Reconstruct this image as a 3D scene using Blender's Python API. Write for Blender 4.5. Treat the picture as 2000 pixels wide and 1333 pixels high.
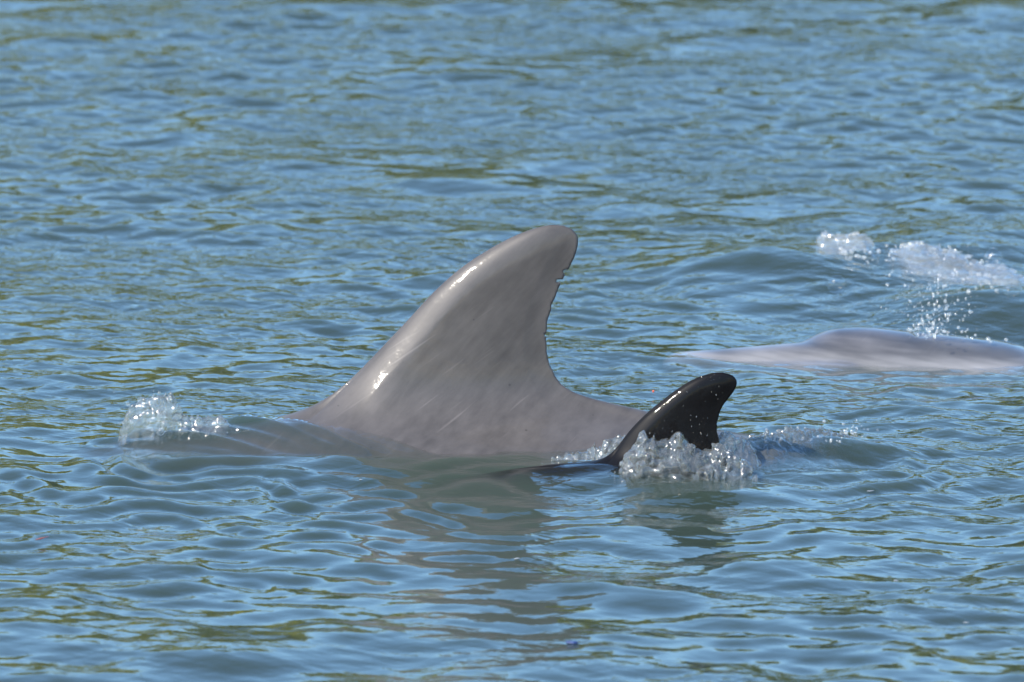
import bpy, math, random
import numpy as np

# ------------------------------------------------------------------ clear
for o in list(bpy.data.objects):
    bpy.data.objects.remove(o, do_unlink=True)
sc = bpy.context.scene
COL = sc.collection
rng = np.random.default_rng(7)
random.seed(7)
R = math.radians

# ------------------------------------------------------------------ camera
CAM = np.array([0.0, -13.8, 2.55])
AIM = np.array([0.0, 0.0, 0.146])
FW = AIM - CAM
DIST = float(np.linalg.norm(FW))
FW = FW / DIST
RT = np.array([1.0, 0.0, 0.0])
UP = np.cross(RT, FW)
SPAN = 2000.0 / 1400.0                      # metres across the frame at the big fin
cd = bpy.data.cameras.new('camera')
cam = bpy.data.objects.new('camera', cd)
COL.objects.link(cam)
cam.location = CAM
cam.rotation_euler = (math.pi / 2 + math.asin(FW[2]), 0, 0)
cd.sensor_width = 36.0
cd.lens = 36.0 * DIST / SPAN
cd.clip_start = 0.5
cd.clip_end = 4000.0
cd.dof.use_dof = True
cd.dof.focus_distance = 13.95
cd.dof.aperture_fstop = 9.5
sc.camera = cam

# ------------------------------------------------------------------ sky, sun, exposure
SUN = np.array([-0.60, -0.50, 0.62])
SUN = SUN / np.linalg.norm(SUN)
world = bpy.data.worlds.new('World')
sc.world = world
world.use_nodes = True
wn = world.node_tree
sky = wn.nodes.new('ShaderNodeTexSky')
sky.sky_type = 'NISHITA'
sky.sun_disc = False
sky.sun_elevation = math.asin(SUN[2])
sky.sun_rotation = math.atan2(SUN[0], SUN[1])
sky.altitude = 0.0
sky.air_density = 1.6
sky.dust_density = 0.0
sky.ozone_density = 10.0
bg = wn.nodes['Background']
bg.inputs['Strength'].default_value = 0.15
wn.links.new(sky.outputs[0], bg.inputs['Color'])
sd = bpy.data.lights.new('sun', 'SUN')
sd.energy = 5.0
sd.angle = R(0.53)
sd.color = (1.0, 0.92, 0.80)
sun = bpy.data.objects.new('sun', sd)
COL.objects.link(sun)
sun.location = SUN * 20
from mathutils import Vector
sun.rotation_euler = Vector(SUN).to_track_quat('Z', 'Y').to_euler()

sc.view_settings.view_transform = 'Standard'
sc.view_settings.look = 'None'
sc.view_settings.exposure = 1.15
sc.view_settings.gamma = 1.0
sc.view_settings.use_curve_mapping = False
sc.cycles.use_denoising = True
sc.cycles.max_bounces = 10
sc.cycles.transparent_max_bounces = 16
sc.cycles.volume_bounces = 0
sc.cycles.caustics_reflective = True
sc.cycles.caustics_refractive = True
sc.cycles.sample_clamp_indirect = 6.0


# ------------------------------------------------------------------ helpers
def px_ray(px, py):
    u = (px - 1000.0) / 2000.0 * SPAN / DIST
    v = (666.5 - py) / 2000.0 * SPAN / DIST
    d = FW + RT * u + UP * v
    return d / np.linalg.norm(d)


def at_y(px, py, y):
    """where the view line of a photo pixel crosses the upright plane at depth y"""
    d = px_ray(px, py)
    return CAM + d * ((y - CAM[1]) / d[1])


def at_z(px, py, z=0.0):
    d = px_ray(px, py)
    return CAM + d * ((z - CAM[2]) / d[2])


def sstep(a, b, x):
    t = np.clip((x - a) / (b - a), 0, 1)
    return t * t * (3 - 2 * t)


def make_mesh(name, verts, faces, mats, smooth=True, mat_index=None):
    verts = np.asarray(verts, np.float32)
    faces = np.asarray(faces, np.int32)
    n, k = faces.shape
    me = bpy.data.meshes.new(name)
    me.vertices.add(len(verts))
    me.vertices.foreach_set('co', verts.ravel())
    me.loops.add(n * k)
    me.loops.foreach_set('vertex_index', faces.ravel())
    me.polygons.add(n)
    me.polygons.foreach_set('loop_start', np.arange(0, n * k, k, dtype=np.int32))
    me.polygons.foreach_set('loop_total', np.full(n, k, np.int32))
    for m in (mats if isinstance(mats, (list, tuple)) else [mats]):
        me.materials.append(m)
    if mat_index is not None:
        me.polygons.foreach_set('material_index', np.asarray(mat_index, np.int32))
    me.polygons.foreach_set('use_smooth', np.full(n, smooth, bool))
    me.update(calc_edges=True)
    return me


def link(name, me, parent=None, label=None, cat=None, group=None, kind=None, loc=None):
    o = bpy.data.objects.new(name, me)
    COL.objects.link(o)
    if parent is not None:
        o.parent = parent
    if loc is not None:
        o.location = loc
    for k, v in (('label', label), ('category', cat), ('group', group), ('kind', kind)):
        if v:
            o[k] = v
    return o


def surface_nets(F, xs, ys, zs, func=None, steps=3):
    """polygonise F<0 on a (possibly uneven) grid; refine the points on func"""
    nx, ny, nz = F.shape
    ins = F < 0
    cnt = np.zeros((nx - 1, ny - 1, nz - 1), np.int8)
    for i in (0, 1):
        for j in (0, 1):
            for k in (0, 1):
                cnt += ins[i:nx - 1 + i, j:ny - 1 + j, k:nz - 1 + k]
    act = (cnt > 0) & (cnt < 8)
    ci, cj, ck = np.nonzero(act)
    idx = np.full(act.shape, -1, np.int64)
    idx[ci, cj, ck] = np.arange(len(ci))
    acc = np.zeros((len(ci), 3))
    num = np.zeros(len(ci))
    cor = [(0, 0, 0), (1, 0, 0), (0, 1, 0), (1, 1, 0), (0, 0, 1), (1, 0, 1), (0, 1, 1), (1, 1, 1)]
    for a in range(8):
        for b in range(a + 1, 8):
            A, B = cor[a], cor[b]
            if sum(abs(p - q) for p, q in zip(A, B)) != 1:
                continue
            fa = F[ci + A[0], cj + A[1], ck + A[2]]
            fb = F[ci + B[0], cj + B[1], ck + B[2]]
            m = (fa < 0) != (fb < 0)
            t = np.where(m, fa / np.where(m, fa - fb, 1), 0)
            pa = np.stack([xs[ci + A[0]], ys[cj + A[1]], zs[ck + A[2]]], 1)
            pb = np.stack([xs[ci + B[0]], ys[cj + B[1]], zs[ck + B[2]]], 1)
            acc += np.where(m[:, None], pa + (pb - pa) * t[:, None], 0)
            num += m
    V = acc / num[:, None]
    quads = []
    # edges along x, y, z
    for ax in range(3):
        sl0 = [slice(1, -1)] * 3
        sl1 = [slice(1, -1)] * 3
        sl0[ax] = slice(0, -1)
        sl1[ax] = slice(1, None)
        a, b = ins[tuple(sl0)], ins[tuple(sl1)]
        e = np.nonzero(a != b)
        if len(e[0]) == 0:
            continue
        fl = a[e]
        p = [e[0] + (ax != 0), e[1] + (ax != 1), e[2] + (ax != 2)]
        o1, o2 = [(1, 2), (2, 0), (0, 1)][ax]

        def cell(d1, d2):
            q = [p[0].copy(), p[1].copy(), p[2].copy()]
            q[o1] -= d1
            q[o2] -= d2
            return idx[q[0], q[1], q[2]]
        q = np.stack([cell(1, 1), cell(0, 1), cell(0, 0), cell(1, 0)], 1)
        q = np.where(fl[:, None], q, q[:, ::-1])
        quads.append(q)
    Q = np.concatenate(quads)
    if func is not None:
        h = 4e-4
        for _ in range(steps):
            f = func(V)
            g = np.stack([(func(V + np.eye(3)[i] * h) - func(V - np.eye(3)[i] * h)) / (2 * h) for i in range(3)], 1)
            st = -f[:, None] * g / np.maximum((g * g).sum(1), 0.05)[:, None]
            ln = np.linalg.norm(st, axis=1)
            V = V + st * np.minimum(1, 0.003 / np.maximum(ln, 1e-9))[:, None]
    return V, Q


def smin(a, b, k):
    k = 1.6 * k
    h = np.maximum(k - np.abs(a - b), 0) / k
    return np.minimum(a, b) - h * h * h * k / 6


def axis(*segs):
    """segs: (start, stop, step) pieces of an uneven axis"""
    out = []
    for a, b, s in segs:
        n = max(1, int(round((b - a) / s)))
        out.append(np.linspace(a, b, n, endpoint=False))
    out.append(np.array([segs[-1][1]]))
    return np.concatenate(out)


def catmull(pts, n=8):
    P = np.array(pts, float)
    P = np.vstack([2 * P[0] - P[1], P, 2 * P[-1] - P[-2]])
    out = []
    for i in range(1, len(P) - 2):
        for t in np.linspace(0, 1, n, endpoint=False):
            p0, p1, p2, p3 = P[i - 1:i + 3]
            out.append(0.5 * (2 * p1 + (p2 - p0) * t + (2 * p0 - 5 * p1 + 4 * p2 - p3) * t * t + (3 * p1 - p0 - 3 * p2 + p3) * t ** 3))
    out.append(P[-2])
    return np.array(out)


# ------------------------------------------------------------------ materials
def new_mat(name):
    m = bpy.data.materials.new(name)
    m.use_nodes = True
    m.node_tree.nodes.clear()
    return m, m.node_tree.nodes, m.node_tree.links


def N(nodes, typ, **kw):
    n = nodes.new(typ)
    for k, v in kw.items():
        if k.startswith('i_'):
            n.inputs[k[2:].replace('_', ' ')].default_value = v
        else:
            setattr(n, k, v)
    return n


def mat_water():
    m, n, l = new_mat('river_water')
    out = N(n, 'ShaderNodeOutputMaterial')
    tc = N(n, 'ShaderNodeNewGeometry')
    hs = []
    for ang, sc1, sc2, det in ((24, 13.0, 34.0, 2.0), (-31, 18.0, 46.0, 2.0)):
        mp = N(n, 'ShaderNodeMapping', vector_type='TEXTURE')
        mp.inputs['Rotation'].default_value = (0, 0, R(ang))
        mp.inputs['Scale'].default_value = (1 / sc1, 1 / sc2, 1 / sc1)
        l.new(tc.outputs['Position'], mp.inputs['Vector'])
        nq = N(n, 'ShaderNodeTexNoise', i_Scale=1.0, i_Detail=det, i_Roughness=0.45, i_Distortion=0.3)
        l.new(mp.outputs[0], nq.inputs['Vector'])
        hs.append(nq)
    nz = N(n, 'ShaderNodeMath', operation='ADD')
    l.new(hs[0].outputs[0], nz.inputs[0])
    l.new(hs[1].outputs[0], nz.inputs[1])
    nm = N(n, 'ShaderNodeTexNoise', i_Scale=2.3, i_Detail=1.0)
    l.new(tc.outputs['Position'], nm.inputs['Vector'])
    rm = N(n, 'ShaderNodeMapRange')
    rm.inputs[1].default_value = 0.38
    rm.inputs[2].default_value = 0.64
    rm.inputs[3].default_value = 0.28
    rm.inputs[4].default_value = 1.0
    l.new(nm.outputs[0], rm.inputs[0])
    bp = N(n, 'ShaderNodeBump', i_Distance=0.0042)
    # the breeze ruffles the water more farther out
    sy = N(n, 'ShaderNodeSeparateXYZ')
    l.new(tc.outputs['Position'], sy.inputs[0])
    ry = N(n, 'ShaderNodeMapRange')
    ry.inputs[1].default_value = -0.9
    ry.inputs[2].default_value = 1.4
    ry.inputs[3].default_value = 0.38
    ry.inputs[4].default_value = 1.0
    l.new(sy.outputs['Y'], ry.inputs[0])
    rr = N(n, 'ShaderNodeMath', operation='MULTIPLY')
    l.new(rm.outputs[0], rr.inputs[0])
    l.new(ry.outputs[0], rr.inputs[1])
    l.new(rr.outputs[0], bp.inputs['Strength'])
    l.new(nz.outputs[0], bp.inputs['Height'])
    lw = N(n, 'ShaderNodeLayerWeight', i_Blend=0.5)
    l.new(bp.outputs[0], lw.inputs['Normal'])
    p5 = N(n, 'ShaderNodeMath', operation='POWER')
    p5.inputs[1].default_value = 5.0
    l.new(lw.outputs['Facing'], p5.inputs[0])
    ma = N(n, 'ShaderNodeMath', operation='MULTIPLY_ADD')
    ma.inputs[1].default_value = 0.98
    ma.inputs[2].default_value = 0.02
    l.new(p5.outputs[0], ma.inputs[0])
    tr = N(n, 'ShaderNodeBsdfTransparent')
    gl = N(n, 'ShaderNodeBsdfGlossy', i_Roughness=0.05)
    gl.inputs['Color'].default_value = (1, 1, 1, 1)
    l.new(bp.outputs[0], gl.inputs['Normal'])
    mx = N(n, 'ShaderNodeMixShader')
    l.new(ma.outputs[0], mx.inputs[0])
    l.new(tr.outputs[0], mx.inputs[1])
    l.new(gl.outputs[0], mx.inputs[2])
    l.new(mx.outputs[0], out.inputs['Surface'])
    vol = N(n, 'ShaderNodeVolumePrincipled')
    vol.inputs['Color'].default_value = (0.095, 0.140, 0.110, 1)
    vol.inputs['Density'].default_value = 28.0
    vol.inputs['Anisotropy'].default_value = 0.0
    l.new(vol.outputs[0], out.inputs['Volume'])
    return m


def mat_skin(name, dark, light, rough, coat, coat_rough, belly=None, belly_z=(-0.2, 0.0), spec=0.35, streak=0.0, ripple=70.0):
    m, n, l = new_mat(name)
    out = N(n, 'ShaderNodeOutputMaterial')
    bs = N(n, 'ShaderNodeBsdfPrincipled')
    l.new(bs.outputs[0], out.inputs['Surface'])
    tc = N(n, 'ShaderNodeTexCoord')
    # broad mottling
    n1 = N(n, 'ShaderNodeTexNoise', i_Scale=12.0, i_Detail=7.0, i_Roughness=0.62)
    l.new(tc.outputs['Object'], n1.inputs['Vector'])
    # fine slanting streaks of the skin
    mp = N(n, 'ShaderNodeMapping')
    mp.vector_type = 'TEXTURE'
    mp.inputs['Rotation'].default_value = (0, R(-48), 0)
    mp.inputs['Scale'].default_value = (1 / 14, 1 / 40, 1 / 75)
    l.new(tc.outputs['Object'], mp.inputs['Vector'])
    n2 = N(n, 'ShaderNodeTexNoise', i_Scale=1.0, i_Detail=4.0, i_Roughness=0.6)
    l.new(mp.outputs[0], n2.inputs['Vector'])
    ad = N(n, 'ShaderNodeMath', operation='MULTIPLY_ADD')
    ad.inputs[1].default_value = 0.45
    l.new(n2.outputs[0], ad.inputs[0])
    sc_ = N(n, 'ShaderNodeMath', operation='MULTIPLY')
    sc_.inputs[1].default_value = 0.55
    l.new(n1.outputs[0], sc_.inputs[0])
    l.new(sc_.outputs[0], ad.inputs[2])
    cr = N(n, 'ShaderNodeValToRGB')
    cr.color_ramp.elements[0].position = 0.33
    cr.color_ramp.elements[0].color = (*dark, 1)
    cr.color_ramp.elements[1].position = 0.68
    cr.color_ramp.elements[1].color = (*light, 1)
    l.new(ad.outputs[0], cr.inputs[0])
    col = cr.outputs[0]
    # small pale flecks and dark pits
    vo = N(n, 'ShaderNodeTexVoronoi', i_Scale=42.0)
    l.new(tc.outputs['Object'], vo.inputs['Vector'])
    th = N(n, 'ShaderNodeMath', operation='LESS_THAN')
    th.inputs[1].default_value = 0.075
    l.new(vo.outputs['Distance'], th.inputs[0])
    vc = N(n, 'ShaderNodeSeparateColor')
    l.new(vo.outputs['Color'], vc.inputs[0])
    gt = N(n, 'ShaderNodeMath', operation='GREATER_THAN')
    gt.inputs[1].default_value = 0.72
    l.new(vc.outputs[0], gt.inputs[0])
    mu = N(n, 'ShaderNodeMath', operation='MULTIPLY')
    l.new(th.outputs[0], mu.inputs[0])
    l.new(gt.outputs[0], mu.inputs[1])
    mu2 = N(n, 'ShaderNodeMath', operation='MULTIPLY')
    mu2.inputs[1].default_value = 0.5
    l.new(mu.outputs[0], mu2.inputs[0])
    mx = N(n, 'ShaderNodeMix', data_type='RGBA')
    l.new(mu2.outputs[0], mx.inputs['Factor'])
    l.new(col, mx.inputs['A'])
    mx.inputs['B'].default_value = (dark[0] * 0.35, dark[1] * 0.35, dark[2] * 0.35, 1)
    col = mx.outputs['Result']
    # pale scratches raked across the skin
    ms = N(n, 'ShaderNodeMapping')
    ms.vector_type = 'TEXTURE'
    ms.inputs['Rotation'].default_value = (0, R(-35), 0)
    ms.inputs['Scale'].default_value = (1 / 11, 1 / 9, 1 / 190)
    l.new(tc.outputs['Object'], ms.inputs['Vector'])
    ns = N(n, 'ShaderNodeTexNoise', i_Scale=1.0, i_Detail=1.0)
    l.new(ms.outputs[0], ns.inputs['Vector'])
    rs = N(n, 'ShaderNodeMapRange')
    rs.inputs[1].default_value = 0.68
    rs.inputs[2].default_value = 0.80
    rs.inputs[4].default_value = 0.25
    l.new(ns.outputs[0], rs.inputs[0])
    mk = N(n, 'ShaderNodeMix', data_type='RGBA')
    l.new(rs.outputs[0], mk.inputs['Factor'])
    l.new(col, mk.inputs['A'])
    mk.inputs['B'].default_value = (light[0] * 2.2, light[1] * 2.2, light[2] * 2.2, 1)
    col = mk.outputs['Result']
    if belly:
        sx = N(n, 'ShaderNodeSeparateXYZ')
        l.new(tc.outputs['Object'], sx.inputs[0])
        mr = N(n, 'ShaderNodeMapRange', interpolation_type='SMOOTHSTEP')
        mr.inputs[1].default_value = belly_z[0]
        mr.inputs[2].default_value = belly_z[1]
        nb = N(n, 'ShaderNodeMath', operation='MULTIPLY_ADD')
        nb.inputs[1].default_value = 0.03
        l.new(n1.outputs[0], nb.inputs[0])
        l.new(sx.outputs['Z'], nb.inputs[2])
        l.new(nb.outputs[0], mr.inputs[0])
        m2 = N(n, 'ShaderNodeMix', data_type='RGBA')
        l.new(mr.outputs[0], m2.inputs['Factor'])
        m2.inputs['A'].default_value = (*belly, 1)
        l.new(col, m2.inputs['B'])
        col = m2.outputs['Result']
    if streak:
        # broad lengthwise pale and dark bands
        mb = N(n, 'ShaderNodeMapping', vector_type='TEXTURE')
        mb.inputs['Rotation'].default_value = (0, R(8), 0)
        mb.inputs['Scale'].default_value = (1 / 4.5, 1 / 12, 1 / 42)
        l.new(tc.outputs['Object'], mb.inputs['Vector'])
        nbd = N(n, 'ShaderNodeTexNoise', i_Scale=1.0, i_Detail=3.0)
        l.new(mb.outputs[0], nbd.inputs['Vector'])
        rb = N(n, 'ShaderNodeMapRange')
        rb.inputs[1].default_value = 0.35
        rb.inputs[2].default_value = 0.65
        rb.inputs[3].default_value = 1 - streak * 0.55
        rb.inputs[4].default_value = 1 + streak
        l.new(nbd.outputs[0], rb.inputs[0])
        sv = N(n, 'ShaderNodeVectorMath', operation='SCALE')
        l.new(col, sv.inputs[0])
        l.new(rb.outputs[0], sv.inputs['Scale'])
        col = sv.outputs[0]
    l.new(col, bs.inputs['Base Color'])
    bs.inputs['Roughness'].default_value = rough
    bs.inputs['Specular IOR Level'].default_value = spec
    bs.inputs['Coat Weight'].default_value = coat
    bs.inputs['Coat Roughness'].default_value = coat_rough
    bs.inputs['Coat IOR'].default_value = 1.34
    # thin water film: fine beaded relief
    n3 = N(n, 'ShaderNodeTexNoise', i_Scale=ripple, i_Detail=2.0)
    l.new(tc.outputs['Object'], n3.inputs['Vector'])
    b1 = N(n, 'ShaderNodeBump', i_Strength=0.4, i_Distance=0.0016 * 70 / ripple)
    l.new(n3.outputs[0], b1.inputs['Height'])
    l.new(b1.outputs[0], bs.inputs['Coat Normal'])
    b2 = N(n, 'ShaderNodeBump', i_Strength=0.15, i_Distance=0.001)
    l.new(n2.outputs[0], b2.inputs['Height'])
    l.new(b2.outputs[0], bs.inputs['Normal'])
    return m


def mat_clear_water(name='clear_water', air=0.07):
    m, n, l = new_mat(name)
    out = N(n, 'ShaderNodeOutputMaterial')
    lw = N(n, 'ShaderNodeLayerWeight', i_Blend=0.5)
    p5 = N(n, 'ShaderNodeMath', operation='POWER')
    p5.inputs[1].default_value = 4.0
    l.new(lw.outputs['Facing'], p5.inputs[0])
    ma = N(n, 'ShaderNodeMath', operation='MULTIPLY_ADD')
    ma.inputs[1].default_value = 0.93
    ma.inputs[2].default_value = 0.045
    l.new(p5.outputs[0], ma.inputs[0])
    rf = N(n, 'ShaderNodeBsdfRefraction', i_IOR=1.33, i_Roughness=0.06)
    rf.inputs['Color'].default_value = (0.97, 0.98, 0.98, 1)
    tr = N(n, 'ShaderNodeBsdfTransparent')
    tr.inputs['Color'].default_value = (0.97, 0.98, 0.98, 1)
    m0 = N(n, 'ShaderNodeMixShader')
    m0.inputs[0].default_value = 0.45
    l.new(rf.outputs[0], m0.inputs[1])
    l.new(tr.outputs[0], m0.inputs[2])
    df = N(n, 'ShaderNodeBsdfDiffuse')
    df.inputs[0].default_value = (0.55, 0.58, 0.57, 1)
    ma0 = N(n, 'ShaderNodeMixShader')
    ma0.inputs[0].default_value = air
    l.new(m0.outputs[0], ma0.inputs[1])
    l.new(df.outputs[0], ma0.inputs[2])
    m0 = ma0
    gl = N(n, 'ShaderNodeBsdfGlossy', i_Roughness=0.085)
    gl.inputs['Color'].default_value = (1, 1, 1, 1)
    mx = N(n, 'ShaderNodeMixShader')
    l.new(ma.outputs[0], mx.inputs[0])
    l.new(m0.outputs[0], mx.inputs[1])
    l.new(gl.outputs[0], mx.inputs[2])
    l.new(mx.outputs[0], out.inputs['Surface'])
    return m


def mat_plain(name, col, rough=0.6, var=0.25, scale=30.0, trans=0.0):
    m, n, l = new_mat(name)
    out = N(n, 'ShaderNodeOutputMaterial')
    bs = N(n, 'ShaderNodeBsdfPrincipled')
    tc = N(n, 'ShaderNodeTexCoord')
    nz = N(n, 'ShaderNodeTexNoise', i_Scale=scale, i_Detail=4.0)
    l.new(tc.outputs['Object'], nz.inputs['Vector'])
    cr = N(n, 'ShaderNodeValToRGB')
    cr.color_ramp.elements[0].position = 0.3
    cr.color_ramp.elements[0].color = tuple(c * (1 - var) for c in col) + (1,)
    cr.color_ramp.elements[1].position = 0.7
    cr.color_ramp.elements[1].color = tuple(min(1, c * (1 + var)) for c in col) + (1,)
    l.new(nz.outputs[0], cr.inputs[0])
    l.new(cr.outputs[0], bs.inputs['Base Color'])
    bs.inputs['Roughness'].default_value = rough
    bs.inputs['Transmission Weight'].default_value = trans
    l.new(bs.outputs[0], out.inputs['Surface'])
    return m


M_WATER = mat_water()
M_ADULT = mat_skin('wet_grey_skin', (0.039, 0.0352, 0.0335), (0.073, 0.066, 0.063), 0.5, 0.42, 0.11, spec=0.22)
M_CALF = mat_skin('wet_black_skin', (0.0028, 0.0025, 0.0026), (0.0055, 0.0050, 0.0050), 0.45, 0.32, 0.045, spec=0.05)
M_HEAD = mat_skin('wet_rosy_grey_skin', (0.040, 0.038, 0.040), (0.062, 0.059, 0.061), 0.4, 1.0, 0.04,
                  belly=(0.135, 0.133, 0.134), belly_z=(-0.01, 0.05), streak=0.7, ripple=16.0)
M_CLEAR = mat_clear_water()
M_FOAM = mat_plain('foam_bubbles', (0.78, 0.80, 0.80), 0.25, 0.1, 60.0)


# ------------------------------------------------------------------ the adult dolphin: shape functions
def tab(u, pts):
    p = np.array(pts)
    xx = np.linspace(p[0, 0], p[-1, 0], 400)
    # smoothed piecewise table
    yy = np.interp(xx, p[:, 0], p[:, 1])
    k = np.hanning(31)
    k /= k.sum()
    yp = np.convolve(np.pad(yy, 15, mode='edge'), k, mode='valid')
    return np.interp(u, xx, yp)


BODY_H = [(0.0, .012), (0.03, .03), (0.07, .048), (0.10, .095), (0.15, .14), (0.22, .18), (0.35, .215), (0.48, .225),
          (0.6, .20), (0.7, .155), (0.8, .105), (0.9, .06), (0.96, .035), (1.0, .012)]
BODY_W = [(0.0, .012), (0.03, .032), (0.07, .045), (0.10, .08), (0.15, .115), (0.22, .16), (0.35, .205), (0.48, .21),
          (0.6, .175), (0.7, .12), (0.8, .065), (0.9, .03), (0.96, .02), (1.0, .012)]


class Dolphin:
    def __init__(self, x0, length, y0, ridge, fin_lead, fin_trail, thick, k=0.045, slim=1.0, notches=()):
        self.slim = slim
        self.x0, self.L, self.y0, self.ridge, self.k = x0, length, y0, ridge, k
        self.s = length / 2.6
        lead, trail = catmull(fin_lead), catmull(fin_trail, 12)
        # the outline in metres on the fin's own plane
        self.lead = np.array([at_y(a, b, y0) for a, b in lead])[:, (0, 2)]
        self.trail = np.array([at_y(a, b, y0) for a, b in trail])[:, (0, 2)]
        self.trail0 = self.trail.copy()
        # finely ragged rear edge
        gj = np.random.default_rng(4)
        zt = self.trail[:, 1]
        jig = np.convolve(gj.normal(0, 1, len(zt)), [0.25, 0.5, 0.25], 'same') * 0.0007 * self.s
        self.trail[:, 0] += jig * sstep(0.06 * self.s, 0.10 * self.s, zt) * (1 - sstep(0.24 * self.s, 0.27 * self.s, zt))
        self.poly = np.vstack([self.lead, self.trail[1:]])
        self.ztop = self.poly[:, 1].max()
        self.thick = thick
        self.notches = notches

    def body_dims(self, x):
        u = np.clip((x - self.x0) / self.L, 0, 1)
        H = tab(u, BODY_H) * self.s
        W = tab(u, BODY_W) * self.s * self.slim
        return H, W, self.ridge(x) - H

    def top(self, x, y):
        """height of the back above (x,y), without the fin"""
        H, W, zc = self.body_dims(x)
        q = 1 - ((y - self.y0) / np.maximum(W, 1e-4)) ** 2
        inside = (x > self.x0) & (x < self.x0 + self.L)
        return np.where((q > 0) & inside, zc + H * np.sqrt(np.maximum(q, 0)), -9.0)

    def poly_sd(self, x, z):
        P = self.poly
        A, B = P, np.roll(P, -1, 0)
        shp = x.shape
        x, z = x.ravel(), z.ravel()
        best = np.full(x.shape, 1e9)
        cross = np.zeros(x.shape, int)
        for (ax, az), (bx, bz) in zip(A, B):
            ex, ez = bx - ax, bz - az
            L2 = ex * ex + ez * ez + 1e-12
            t = np.clip(((x - ax) * ex + (z - az) * ez) / L2, 0, 1)
            best = np.minimum(best, (x - ax - t * ex) ** 2 + (z - az - t * ez) ** 2)
            c = (az > z) != (bz > z)
            if abs(ez) > 1e-12:
                cross += c & (x < ax + (z - az) * ex / ez)
        d = np.sqrt(best)
        return np.where(cross % 2 == 1, -d, d).reshape(shp)

    def fin_half(self, x, z, sd):
        lz, li = self.lead[:, 1], np.argsort(self.lead[:, 1])
        ti = np.argsort(self.trail0[:, 1])
        xl = np.interp(z, lz[li], self.lead[li, 0])
        xt = np.interp(z, self.trail0[ti, 1], self.trail0[ti, 0])
        ch = np.maximum(xt - xl, 1e-3)
        c = np.clip((x - xl) / ch, 0, 1)
        cm = 0.24
        prof = np.where(c < cm, np.sqrt(np.maximum(1 - (1 - c / cm) ** 2, 0)), np.maximum(1 - ((c - cm) / (1 - cm)) ** 1.7, 0))
        T = ((self.thick * ch) ** -4 + (0.040 * self.s + 0.006) ** -4) ** -0.25
        # the rounded tip thins towards its rim
        rim = np.sqrt(np.clip(-sd / (0.03 * self.s), 0, 1))
        return T * prof * (0.35 + 0.65 * rim)

    def f(self, x, y, z, sd=None):
        y = y - self.y0
        H, W, zc = self.body_dims(x)
        q = np.sqrt((y / W) ** 2 + ((z - zc) / H) ** 2)
        fb = (q - 1) * np.minimum(W, H)
        e0 = np.maximum(self.x0 - x, x - self.x0 - self.L)
        fb = np.where(e0 > 0, np.sqrt(np.maximum(fb, 0) ** 2 + e0 ** 2), fb)
        # flukes
        xe = self.x0 + self.L
        zf = self.ridge(xe) - 0.02 * self.s
        s = self.s
        ay = np.abs(y)
        fx = (x - (xe - 0.07 * s) - ay * 0.35) / np.maximum(0.16 * s * (1 - (ay / (0.36 * s)) ** 2), 0.01)
        ff = (np.sqrt(fx ** 2 + ((z - zf) / (0.022 * s)) ** 2 + (ay / (0.36 * s)) ** 8) - 1) * 0.018 * s
        fb = smin(fb, ff, 0.03 * s)
        # flippers
        xp = self.x0 + 0.27 * self.L
        tpar = (ay - 0.12 * s)
        zz = z - (self.ridge(xp) - 0.25 * s) + tpar * 0.9
        xx = x - xp - tpar * 0.9
        fp = (np.sqrt((xx / (0.065 * s)) ** 2 + (zz / (0.022 * s)) ** 2 + ((tpar - 0.08 * s) / (0.16 * s)) ** 2) - 1) * 0.02 * s
        fb = smin(fb, fp, 0.025 * s)
        # dorsal fin
        if sd is None:
            sd = self.poly_sd(x, z)
        h = self.fin_half(x, z, sd)
        fin_in = np.abs(y) - h
        fin = np.where(sd < 0, fin_in, np.sqrt(y * y + sd * sd)) - 0.0016
        for (nx, nz, r, sl) in self.notches:
            dn = np.hypot(np.maximum(np.abs(x - nx) - sl, 0), z - nz) - r
            fin = np.maximum(fin, -dn)
        kk = self.k
        return smin(fb, fin, kk)

    def func(self, V):
        return self.f(V[:, 0], V[:, 1], V[:, 2])

    def build(self, xs, ys, zs):
        X, Z = np.meshgrid(xs, zs, indexing='ij')
        sd = self.poly_sd(X, Z)
        F = np.empty((len(xs), len(ys), len(zs)))
        for j, y in enumerate(ys):
            F[:, j, :] = self.f(X, np.full_like(X, y + self.y0), Z, sd)
        return surface_nets(F, xs, ys + self.y0, zs, self.func, 3)


def ridge_adult(x):
    return 0.040 - np.where(x < -0.12, 0.21, 0.115) * (x + 0.12) ** 2 - 0.10 * np.maximum(x - 0.1, 0) ** 2


LEAD_A = [(520, 905), (560, 850), (590, 826), (630, 796), (680, 750), (740, 688), (800, 625), (850, 571), (900, 527),
          (950, 493), (1000, 466), (1040, 450), (1075, 442), (1100, 443)]
TRAIL_A = [(1100, 443), (1118, 452), (1127, 468), (1122, 496), (1110, 522), (1097, 545), (1084, 575), (1072, 610),
           (1065, 650), (1066, 690), (1073, 717), (1087, 745), (1112, 768), (1152, 786), (1205, 803), (1262, 822), (1330, 860), (1360, 905)]
na = at_y(1092, 549, 0.0)
nb_ = at_y(1102, 531, 0.0)
nc_ = at_y(1087, 573, 0.0)
nd_ = at_y(1064, 655, 0.0)
adult = Dolphin(-1.30, 2.6, 0.0, ridge_adult, LEAD_A, TRAIL_A, 0.105, 0.05,
                notches=[(na[0] + 0.004, na[2], 0.0022, 0.006), (nb_[0] + 0.002, nb_[2], 0.0028, 0.001),
                         (nc_[0] + 0.003, nc_[2], 0.0028, 0.0), (nd_[0] + 0.001, nd_[2], 0.0022, 0.0)])

CALF_Y = -0.235


def ridge_calf(x):
    return 0.021 - np.where(x < 0.19, 0.38, 1.1) * (x - 0.19) ** 2


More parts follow.
